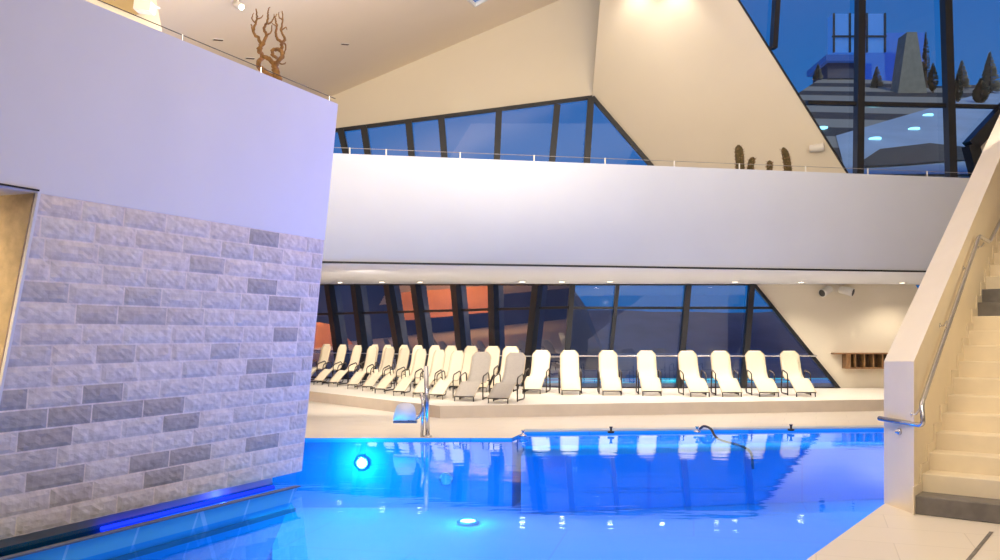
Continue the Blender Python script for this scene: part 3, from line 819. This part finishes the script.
p = cl(238, -2)
t = thing('ceiling_spotlight', 'white cylindrical spotlight on the ceiling left of the branch', 'spotlight', p)
bm = bmesh.new(); tube(bm, [(0, 0, 0), (0, 0, -.14)], .02); obj('stem', bm, 'lamp_white', t)
dirs = (at(248, 10, p.y-.3)-(p+Vector((0, 0, -.14)))).normalized()
bm = bmesh.new(); lathe(bm, [(.05, -.12), (.065, -.10), (.065, .16), (.055, .165)], 14, aim((0, 0, -.14), dirs)); h = obj('lamp_head', bm, 'lamp_white', t, True)
bm = bmesh.new(); lathe(bm, [(.05, .166), (.045, .17)], 14, aim((0, 0, -.14), dirs)); obj('lens', bm, 'lamp_glow', h)

# ------------------------------------------------------------------ water spout and pool fittings
sp0 = atz(427, 437.5, 0)+Vector((0, .12, 0)); D0 = sp0.y
t = thing('water_spout', 'steel post with a pale scoop-shaped water spout at the pool edge', 'spout', sp0)
def lp(u, v, dd=0): return at(u, v, D0+dd)-sp0
bm = bmesh.new(); tube(bm, [(0, 0, 0), lp(426, 366)], .038, 12); lathe(bm, [(.075, 0), (.075, .015), (.04, .03)], 16); obj('post', bm, 'steel', t, True)
bm = bmesh.new(); tube(bm, fillet([Vector((lp(422, 438).x, -.02, 0)), lp(423, 405, -.02), lp(421.5, 392, -.02)], .05), .026, 10); obj('valve_pipe', bm, 'steel', t, True)
bm = bmesh.new(); tube(bm, fillet([lp(423.2, 400, -.06), lp(422.6, 412, -.06), lp(417, 419, -.06), lp(408, 421, -.06)], .12), .026, 10); obj('bent_pipe', bm, 'steel', t, True)
bm = bmesh.new(); pts = []
outl = spline([(417, 421), (416.5, 414), (415, 406), (411, 403), (403, 403), (397, 405), (394.5, 413), (393, 421)], 4)if False else [(416.5, 421), (416, 413), (414.5, 406.5), (411.5, 403.6), (405, 403), (399, 403.6), (396, 407), (394, 414), (392.8, 421)]
fr_ = [bm.verts.new(lp(u, v, -.10)) for u, v in outl]; bk_ = [bm.verts.new(lp(u+.3, v-.2, .06)) for u, v in outl]
bm.faces.new(fr_); bm.faces.new(bk_[::-1])
for i in range(len(outl)): bm.faces.new((fr_[i], fr_[(i+1) % len(outl)], bk_[(i+1) % len(outl)], bk_[i]))
bmesh.ops.bevel(bm, geom=bm.edges[:], offset=.018, segments=3, affect='EDGES'); obj('scoop', bm, 'spout_white', t, True)
bm = bmesh.new(); bar(bm, lp(393, 422.3, -.10), lp(417, 422.3, -.10), .03, .16, (0, 1, 0)); obj('lip', bm, 'steel', t)
# lane anchors on the coping
for (u, v), l in (((523, 435.5), 'small metal anchor at the left end of the pool coping'), ((611, 431.8), 'small dark anchor midway along the pool coping'),
                  ((697, 431.5), 'small pale anchor beside the hose on the coping'), ((791, 429.5), 'small dark anchor right of the hose on the coping')):
    p = atz(u, v, .02)
    t = thing('pool_anchor', l, 'anchor', p)
    bm = bmesh.new(); lathe(bm, [(.06, -.02), (.06, .01), (.02, .015), (.02, .07), (.03, .075), (.03, .09)], 12); obj('stud', bm, 'steel' if u in (523, 697) else 'lamp_black', t, True)
h0 = atz(706, 430.5, .04)
bm = bmesh.new(); tube(bm, spline([h0+Vector((-.05, .25, 0)), h0+Vector((-.02, .05, .07)), h0+Vector((.05, -.15, .04)), h0+Vector((.12, -.4, -.1)), h0+Vector((.45, -1.0, -.2)), h0+Vector((.5, -1.1, -.5))], 5), .022, 8)
tag(obj('pool_hose', bm, 'lamp_black', None, True), 'dark hose dipping from the coping into the water', 'hose')
# underwater floodlights
PL = []
for (u, v, wall, pw), l in (((362, 463, True, 1), 'bright pool light in the far basin wall left of the water spout'), ((468, 522, False, .5), 'round pool light in the middle of the basin floor'), ((446, 479, True, 0), 'unlit round pool fitting in the far basin wall below the spout')):
    p = at(u, v, 14.27) if wall else atz(u, v, -1.12)
    ax = (0, -1, 0) if wall else (0, 0, 1)
    t = thing('pool_light', l, 'pool light', p)
    k_ = .7 if wall else 1
    bm = bmesh.new(); lathe(bm, [(.17*k_, -.03), (.17*k_, .01), (.12*k_, .02), (.12*k_, .005)], 20, aim(Vector(), ax)); obj('ring', bm, 'steel', t, True)
    bm = bmesh.new(); lathe(bm, [(.115*k_, .006), (.11*k_, .02)], 20, aim(Vector(), ax)); obj('lens', bm, 'pool_glow' if pw else 'rim_tile', t)
    if pw: PL.append((p+Vector(ax)*.25, pw))

# ------------------------------------------------------------------ outside: dusk ground, terrace built in place of the tall window's reflections
struct(obj('ground', bm_poly([(-90, 24.4, -.02), (90, 24.4, -.02), (90, 140, -.02), (-90, 140, -.02)]), 'dusk_ground'), 'dark ground outside the glazing')
bm = bmesh.new(); n = 40; prev = None; rs = random.Random(5)
for i in range(n+1):
    x = -70+150*i/n; h = 4.2+.15*math.sin(i*.7)+rs.uniform(-.1, .1); a = bm.verts.new((x, 78, -.1)); b = bm.verts.new((x, 92, h)); c = bm.verts.new((x, 110, -.1))
    if prev: bm.faces.new((prev[0], a, b, prev[1])); bm.faces.new((prev[1], b, c, prev[2]))
    prev = (a, b, c)
o = obj('hills', bm, 'dusk_ground', None, True); o['kind'] = 'structure'
bm = bm_poly([(-48, 38, -.1), (-48, 38, 5), (-20, 40, 5.4), (-2, 41, 5.2), (3.0, 41.5, 4.6), (4.2, 42, 3.0), (5.4, 42, -.1)], 12, (0, 1, 0))  # bank added to darken the view through the left glass
struct(obj('ground_backdrop', bm, mat('bank', (.03, .06, .15), .9, var=.4, scale=.25)), 'added dark bank hiding the sky behind the left glazing')
struct(obj('ground_platform_reflection', bm_poly([(1, 26, .0), (40, 26, .0), (60, 76, .0), (1, 76, .0)]), mat('reflection_grey', (.22, .22, .29), .9, var=.12, scale=.3)), 'grey sheet standing in for the platform mirrored in the right glazing')  # added sheet, coloured as the platform's reflection in the glass
m, t, out = nt('pool_reflection_glow')  # glowing sheet outside, in place of the hall pool's reflection in the glass
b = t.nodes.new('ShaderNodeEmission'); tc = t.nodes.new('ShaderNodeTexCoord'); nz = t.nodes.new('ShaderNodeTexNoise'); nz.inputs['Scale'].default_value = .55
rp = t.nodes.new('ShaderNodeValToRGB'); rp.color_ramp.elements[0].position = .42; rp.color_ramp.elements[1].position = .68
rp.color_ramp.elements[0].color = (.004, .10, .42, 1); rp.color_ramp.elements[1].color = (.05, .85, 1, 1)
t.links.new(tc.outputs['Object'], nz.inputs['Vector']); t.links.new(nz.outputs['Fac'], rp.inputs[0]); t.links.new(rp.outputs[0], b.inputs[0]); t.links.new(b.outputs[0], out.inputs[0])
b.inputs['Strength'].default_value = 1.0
struct(sheet('ground_pool_reflection', [(1.6, 29.8, .03), (15, 29.8, .03), (15.5, 33.2, .03), (1.6, 33.2, .03)], (0, 0, 1), 'pool_reflection_glow'), 'glowing blue sheet standing in for the pool mirrored in the right glazing')
# stand-in terrace slab for the mirrored hall, with curved pale and dark bands
m, t, out = nt('paving')
b = t.nodes.new('ShaderNodeBsdfPrincipled'); b.inputs['Roughness'].default_value = .9
tc = t.nodes.new('ShaderNodeTexCoord'); wv = t.nodes.new('ShaderNodeTexWave'); wv.bands_direction = 'Y'
mp = t.nodes.new('ShaderNodeMapping'); mp.inputs['Rotation'].default_value = (0, 0, R(8))
wv.inputs['Scale'].default_value = .055; wv.inputs['Distortion'].default_value = 2.5; wv.inputs['Detail'].default_value = 1; wv.inputs['Detail Scale'].default_value = .4
t.links.new(tc.outputs['Object'], mp.inputs[0]); t.links.new(mp.outputs[0], wv.inputs['Vector'])
rp = t.nodes.new('ShaderNodeValToRGB'); rp.color_ramp.interpolation = 'EASE'
rp.color_ramp.elements[0].position = .40; rp.color_ramp.elements[1].position = .52
rp.color_ramp.elements[0].color = (.05, .045, .045, 1); rp.color_ramp.elements[1].color = (.36, .31, .25, 1)
t.links.new(wv.outputs['Fac'], rp.inputs[0]); t.links.new(rp.outputs[0], b.inputs['Base Color']); t.links.new(b.outputs[0], out.inputs['Surface'])
TE = plane3(at(850, 176, 28), at(960, 176, 28), at(880, 84, 60))
te = [TE(828, 186), TE(1120, 186), TE(1120, 88), TE(1000, 84), TE(940, 86), TE(880, 80), TE(845, 76), TE(818, 80), TE(803, 90), TE(790, 98)]
terr = struct(obj('ground_standin_terrace', bm_poly(te, .4, (0, 0, -1)), 'paving'), 'made-up paved terrace standing in for the reflection in the tall window')
mat('floor_reflection', (.42, .50, .62), .8, var=.1, scale=.4)
ct = [TE(836, 137), TE(1002, 88), TE(1100, 88), TE(1100, 176), TE(846, 176)]  # sheet coloured as the hall floor mirrored in the window
struct(obj('ground_floor_reflection', bm_poly([p+Vector((0, 0, .06)) for p in ct]), 'floor_reflection'), 'pale blue sheet standing in for the hall floor mirrored in the tall window')
bm = bm_poly([p+Vector((0, 0, .12)) for p in (TE(852, 171), TE(880, 152), TE(930, 146), TE(966, 150), TE(966, 163), TE(905, 168))]); struct(obj('ground_bed', bm, mat('bed', (.10, .085, .07), .9, var=.2)))
for i, (u, v) in enumerate(((873, 107), (928, 117), (914, 131), (875, 141), (822, 130))):  # glowing discs added in place of downlights mirrored in the glass
    p = TE(u, v)+Vector((0, 0, .07))
    t = thing('downlight_reflection', ['highest', 'rightmost', 'second lowest', 'lowest', 'leftmost'][i]+' of five small cyan discs standing in for mirrored downlights', 'light', p, 0, 'mirrored downlights on the stand-in terrace')
    bm = bmesh.new(); lathe(bm, [(.24, 0), (.24, .05), (.2, .06)], 14); obj('lens', bm, 'downlight_reflection_glow', t)
for u, v in ((1010, 150),):
    p = TE(u, v); struct(obj('column_terrace', box((p.x-.6, p.y-.6, -.02), (p.x+.6, p.y+.6, p.z-.35)), 'dusk_ground'))
def conifer(u, v, hpx, wpx, m, label, slim=False):
    p = TE(u, v); k = p.y/F; h, wd = hpx*k, wpx*k/2
    t = thing('tree', label, 'tree', p, 0, 'trees on the outside terrace')
    bm = bmesh.new(); tube(bm, [(0, 0, -.1), (0, 0, h*.9)], [h*.03, h*.006], 7); obj('trunk', bm, 'trunk', t)
    bm = bmesh.new(); rs = random.Random(int(u*7))
    nl = 260
    for i in range(nl):
        f = .08+.9*(i/nl); rad = wd*(1-f)**.8*(1 if not slim else math.sin(min(1, f*1.6)*1.57)); a = rs.random()*6.28
        s = Vector((0, 0, f*h)); e = Vector((math.cos(a)*rad, math.sin(a)*rad, f*h-rad*.12+rs.uniform(-.1, .2)*wd*.4))*1
        sd_ = Vector((-math.sin(a), math.cos(a), 0))*wd*.14+Vector((0, 0, wd*.10))
        bm.faces.new([bm.verts.new(x) for x in (s, s.lerp(e, .7)+sd_, e, s.lerp(e, .7)-sd_)])
    obj('foliage', bm, m, t)
conifer(818, 80, 16, 13, 'leaf_pale', 'small pale conifer at the left end of the outside terrace')
conifer(877, 88, 22, 16, 'leaf_pale', 'pale conifer left of the tall beige tower outside')
conifer(926, 88, 57, 15, 'leaf_dark', 'tall slim dark tree right of the beige tower outside', True)
conifer(933, 93, 30, 20, 'leaf_dark', 'bushy dark tree at the foot of the tall slim dark tree', True)
conifer(962, 90, 30, 20, 'leaf_pale', 'pale conifer just right of the thick window mullion')
conifer(958, 103, 29, 18, 'leaf_dark', 'dark bush in front of the pale conifer by the mullion', True)
conifer(981, 104, 25, 30, 'leaf_dark', 'low wide dark bush between the two pale conifers at the right', True)
conifer(990, 94, 42, 26, 'leaf_pale', 'tall pale conifer at the right edge outside')
p = TE(911, 93); k = p.y/F
bm = bm_poly([(-13*k, 0, 0), (16*k, 0, 0), (6*k, 0, 61*k), (-4*k, 0, 61*k)], 1.2, (0, 1, 0)); t = obj('tower', bm, 'pale_tower'); t.location = p
tag(t, 'tapering pale beige tower on the terrace outside', 'tower')
mat('blue_wall', (.02, .12, .45), .5, emit=(.01, .09, .42), estr=.55)  # made-up building's blue dusk light is put in as emission
q = TE(911, 86); k = (q.y+5)/F
t = thing('building', 'made-up blue glazed building behind the beige tower, in place of mirrored windows', 'building', (q.x, q.y+5, q.z))
bx_ = lambda u0, u1, v0, v1, dp: box(((u0-911)*k, 0, (88-v1)*k-.3), ((u1-911)*k, dp, (88-v0)*k-.3))
obj('wing', bx_(888, 904, 42, 96, 3), 'blue_wall', t); obj('wing', bx_(917, 957, 11, 96, 3), 'blue_wall', t)
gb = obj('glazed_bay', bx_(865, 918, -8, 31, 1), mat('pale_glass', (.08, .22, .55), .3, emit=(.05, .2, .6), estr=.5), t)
for u0 in (865, 881, 898, 916): obj('mullion', box(((u0-911)*k, -.15, (88-31)*k-.3), ((u0+1.6-911)*k, 0, 96*k-.3)), 'dark_frame', t)
obj('rail', box(((864-911)*k, -.2, (88-16)*k-.3), ((918-911)*k, -.02, (88-14.6)*k-.3)), 'dark_frame', t)
obj('core', bx_(893, 930, 31, 96, 2.5), 'blue_wall', t)
p = TE(838, 79); k = p.y/F  # added block in place of dark blue lounger shapes; roof glows by emission
t = thing('pavilion', 'small made-up blue flat-roofed pavilion on the stand-in terrace', 'pavilion', p)
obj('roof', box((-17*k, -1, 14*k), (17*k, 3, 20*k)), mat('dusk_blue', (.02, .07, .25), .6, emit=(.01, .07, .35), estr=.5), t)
obj('body', box((-13*k, -.5, -.1), (14*k, 2.5, 14*k)), 'dusk_ground', t)

# ------------------------------------------------------------------ sky and lamps
wd_ = bpy.data.worlds.new('dusk'); bpy.context.scene.world = wd_; wd_.use_nodes = True
t = wd_.node_tree; bg = t.nodes['Background']
tc = t.nodes.new('ShaderNodeTexCoord'); sx = t.nodes.new('ShaderNodeSeparateXYZ'); rp = t.nodes.new('ShaderNodeValToRGB')
t.links.new(tc.outputs['Generated'], sx.inputs[0]); t.links.new(sx.outputs['Z'], rp.inputs[0])
rp.color_ramp.elements[0].position = 0; rp.color_ramp.elements[0].color = (.002, .13, .42, 1)
rp.color_ramp.elements[1].position = .5; rp.color_ramp.elements[1].color = (.008, .10, .42, 1)
e = rp.color_ramp.elements.new(.22); e.color = (.02, .15, .46, 1)
t.links.new(rp.outputs[0], bg.inputs['Color']); bg.inputs['Strength'].default_value = 1.0

def lamp(kind, name, loc, energy, col, target=None, **kw):
    l = bpy.data.lights.new(name, kind); l.energy = energy; l.color = col
    for k, v in kw.items(): setattr(l, k, v)
    o = bpy.data.objects.new(name, l); C.objects.link(o); o.location = loc
    if target is not None: o.rotation_euler = (Vector(target)-Vector(loc)).to_track_quat('-Z', 'Y').to_euler()
    return o
WARM = (1, .88, .72)
def area(name, loc, e, col, tgt, sx, sy): return lamp('AREA', name, loc, e, col, tgt, shape='RECTANGLE', size=sx, size_y=sy)
area('ceiling_fill', (1, 11, 9.3), 160, WARM, (1, 12, 0), 9, 7)  # unseen general fill added below the ceiling
area('hall_fill', (2, -3, 8.3), 350, WARM, (1, 16, 2.5), 9, 3)  # unseen fill added behind the camera for flat front light
area('up_fill', (-1, 12, 5.6), 540, (1, .84, .63), (-2, 14, 9), 8, 5)  # unseen upward fills added to brighten the ceiling
area('up_fill', (-3.6, 9.6, 5.3), 60, (1, .84, .63), (-5, 13, 9), 3, 3)
area('up_fill', (6, 12, 6.4), 260, (1, .84, .63), (6, 17, 9), 6, 4)
for p in LIGHTS: lamp('SPOT', 'downlight', p+Vector((0, 0, -.03)), 150, (1, .86, .68), p+Vector((0, -.3, -2)), spot_size=R(140), spot_blend=.7, shadow_soft_size=.06)
for u in (650, 700): 
    p = FAC(u, 340); lamp('SPOT', 'downlight', Vector((p.x, 21.8, SOF-.05)), 130, (1, .86, .68), Vector((p.x, 21.3, 0)), spot_size=R(140), spot_blend=.7, shadow_soft_size=.06)
for x, e in ((-6.2, 260), (-4.5, 280), (-2.7, 280), (-1, 230), (1.2, 130), (3.5, 130), (6, 130), (8.5, 130)):
    lamp('SPOT', 'edge_fill', (x, 17.9+.19*x, SOF-.32), e, (1, .88, .70), (x if x > 0 else x-.5, 20.8 if x > 0 else 20.5-.35*x, .7), spot_size=R(112), spot_blend=.9, shadow_soft_size=0)  # unseen fill spots added under the parapet to brighten the loungers
lamp('SPOT', 'stair_fill', (7.0, 7.4, 4.2), 170, (1, .82, .55), (4.6, 10, 1.8), spot_size=R(110), spot_blend=.9, shadow_soft_size=0)  # unseen fill added for the inner face of the stair wall
lamp('SPOT', 'newel_fill', (-.5, 4.5, 6), 230, (1, .82, .55), bz(A0, .9), spot_size=R(24), spot_blend=.9, shadow_soft_size=0)  # unseen warm fill added for the newel's end face
area('stair_fill', (1.2, 4.5, 6.5), 230, (1, .84, .62), (4.8, 9, .5), 2, 2)  # unseen fill added to warm the stairs
for x in (-3.5, -.5, 3, 6.5): lamp('SPOT', 'deck_fill', (x, 16.4+.19*x, SOF-.06), 120, (1, .86, .68), (x, 16.4+.19*x, 0), spot_size=R(130), spot_blend=.9, shadow_soft_size=0)  # unseen fill spots added to brighten the far deck
for u in (640, 678):
    q = P2(u, -12); lamp('SPOT', 'wall_washer', q+nP*.7+Vector((0, 0, .3)), 60, WARM, P2(u, 40), spot_size=R(95), spot_blend=.9, shadow_soft_size=.1)
lamp('SPOT', 'recess_lamp', blk(5.0, 2.4)-n_*1.2, 260, (1, .75, .42), a0+rt*.3+Vector((0, 0, -1)), spot_size=R(140), spot_blend=.8, shadow_soft_size=.2)
area('alcove_lamp', (-16.0, 19.3, 3.0), 260, (1, .6, .3), (-18.6, 19.3, 1.5), 5, .4)
area('alcove_lamp', (-16.8, 27, 2.6), 170, (1, .6, .4), (-18.6, 26.9, .7), 2, .4)
# added unseen blue lamps for the pool's glow on the leaning block and band
lamp('AREA', 'blue_wash', (2.2, 13.3, 3.4), 120, (.22, .25, 1), blk(.6, 2.6), shape='DISK', size=.8, spread=R(120))
lamp('AREA', 'blue_wash', (3.4, 6.5, 5.5), 34, (.5, .66, 1), (1.5, 17, 4), shape='DISK', size=1.5, spread=R(80))
# underwater lamps: points at the fittings, plus unseen sheets added to light the basin
for p, pw in PL: lamp('POINT', 'pool_lamp', p, 40*pw, (.15, .85, 1), shadow_soft_size=0)
area('pool_lamp', (-2.2, 11.2, -.07), 115, (.06, .72, 1), (-2.2, 11.2, -2), 3.5, 5.5)
area('pool_lamp', (2.6, 11.2, -.07), 88, (.01, .45, 1), (2.6, 11.2, -2), 5.0, 6.0)
area('pool_lamp', (.6, 7.2, -.07), 75, (.02, .6, 1), (.6, 7.2, -2), 4.0, 2.5)
area('pool_lamp', (6.4, 13.8, -.07), 40, (.03, .6, 1), (6.4, 13.8, -2), 2.2, 2.5)
area('bench_fill', (4.4, 15.35, -.045), 26, (.1, .85, 1), (4.4, 15.35, -2), 8.0, .25).rotation_euler.z = .09  # unseen strip added to brighten the underwater bench
q = PB[0]-d*.9+n_*.1
lamp('POINT', 'strip_lamp', (q.x, q.y, .02), 2.5, (.05, .1, 1), shadow_soft_size=.05)
# terrace light outside
lamp('SUN', 'dusk_sun', (30, 10, 40), 1.5, (1, .85, .65), (25, 45, 10), angle=.3)

# ------------------------------------------------------------------ camera
cd = bpy.data.cameras.new('camera'); cam = bpy.data.objects.new('camera', cd); C.objects.link(cam)
cam.location = CAM; cam.rotation_euler = (math.pi/2, 0, 0)
cd.sensor_fit = 'HORIZONTAL'; cd.sensor_width = 36; cd.lens = 36*F/1000; cd.shift_x = 0; cd.shift_y = (HY-280)/1000
cd.clip_end = 500
S = bpy.context.scene; S.camera = cam
S.view_settings.view_transform = 'Standard'; S.view_settings.look = 'None'; S.view_settings.exposure = 0
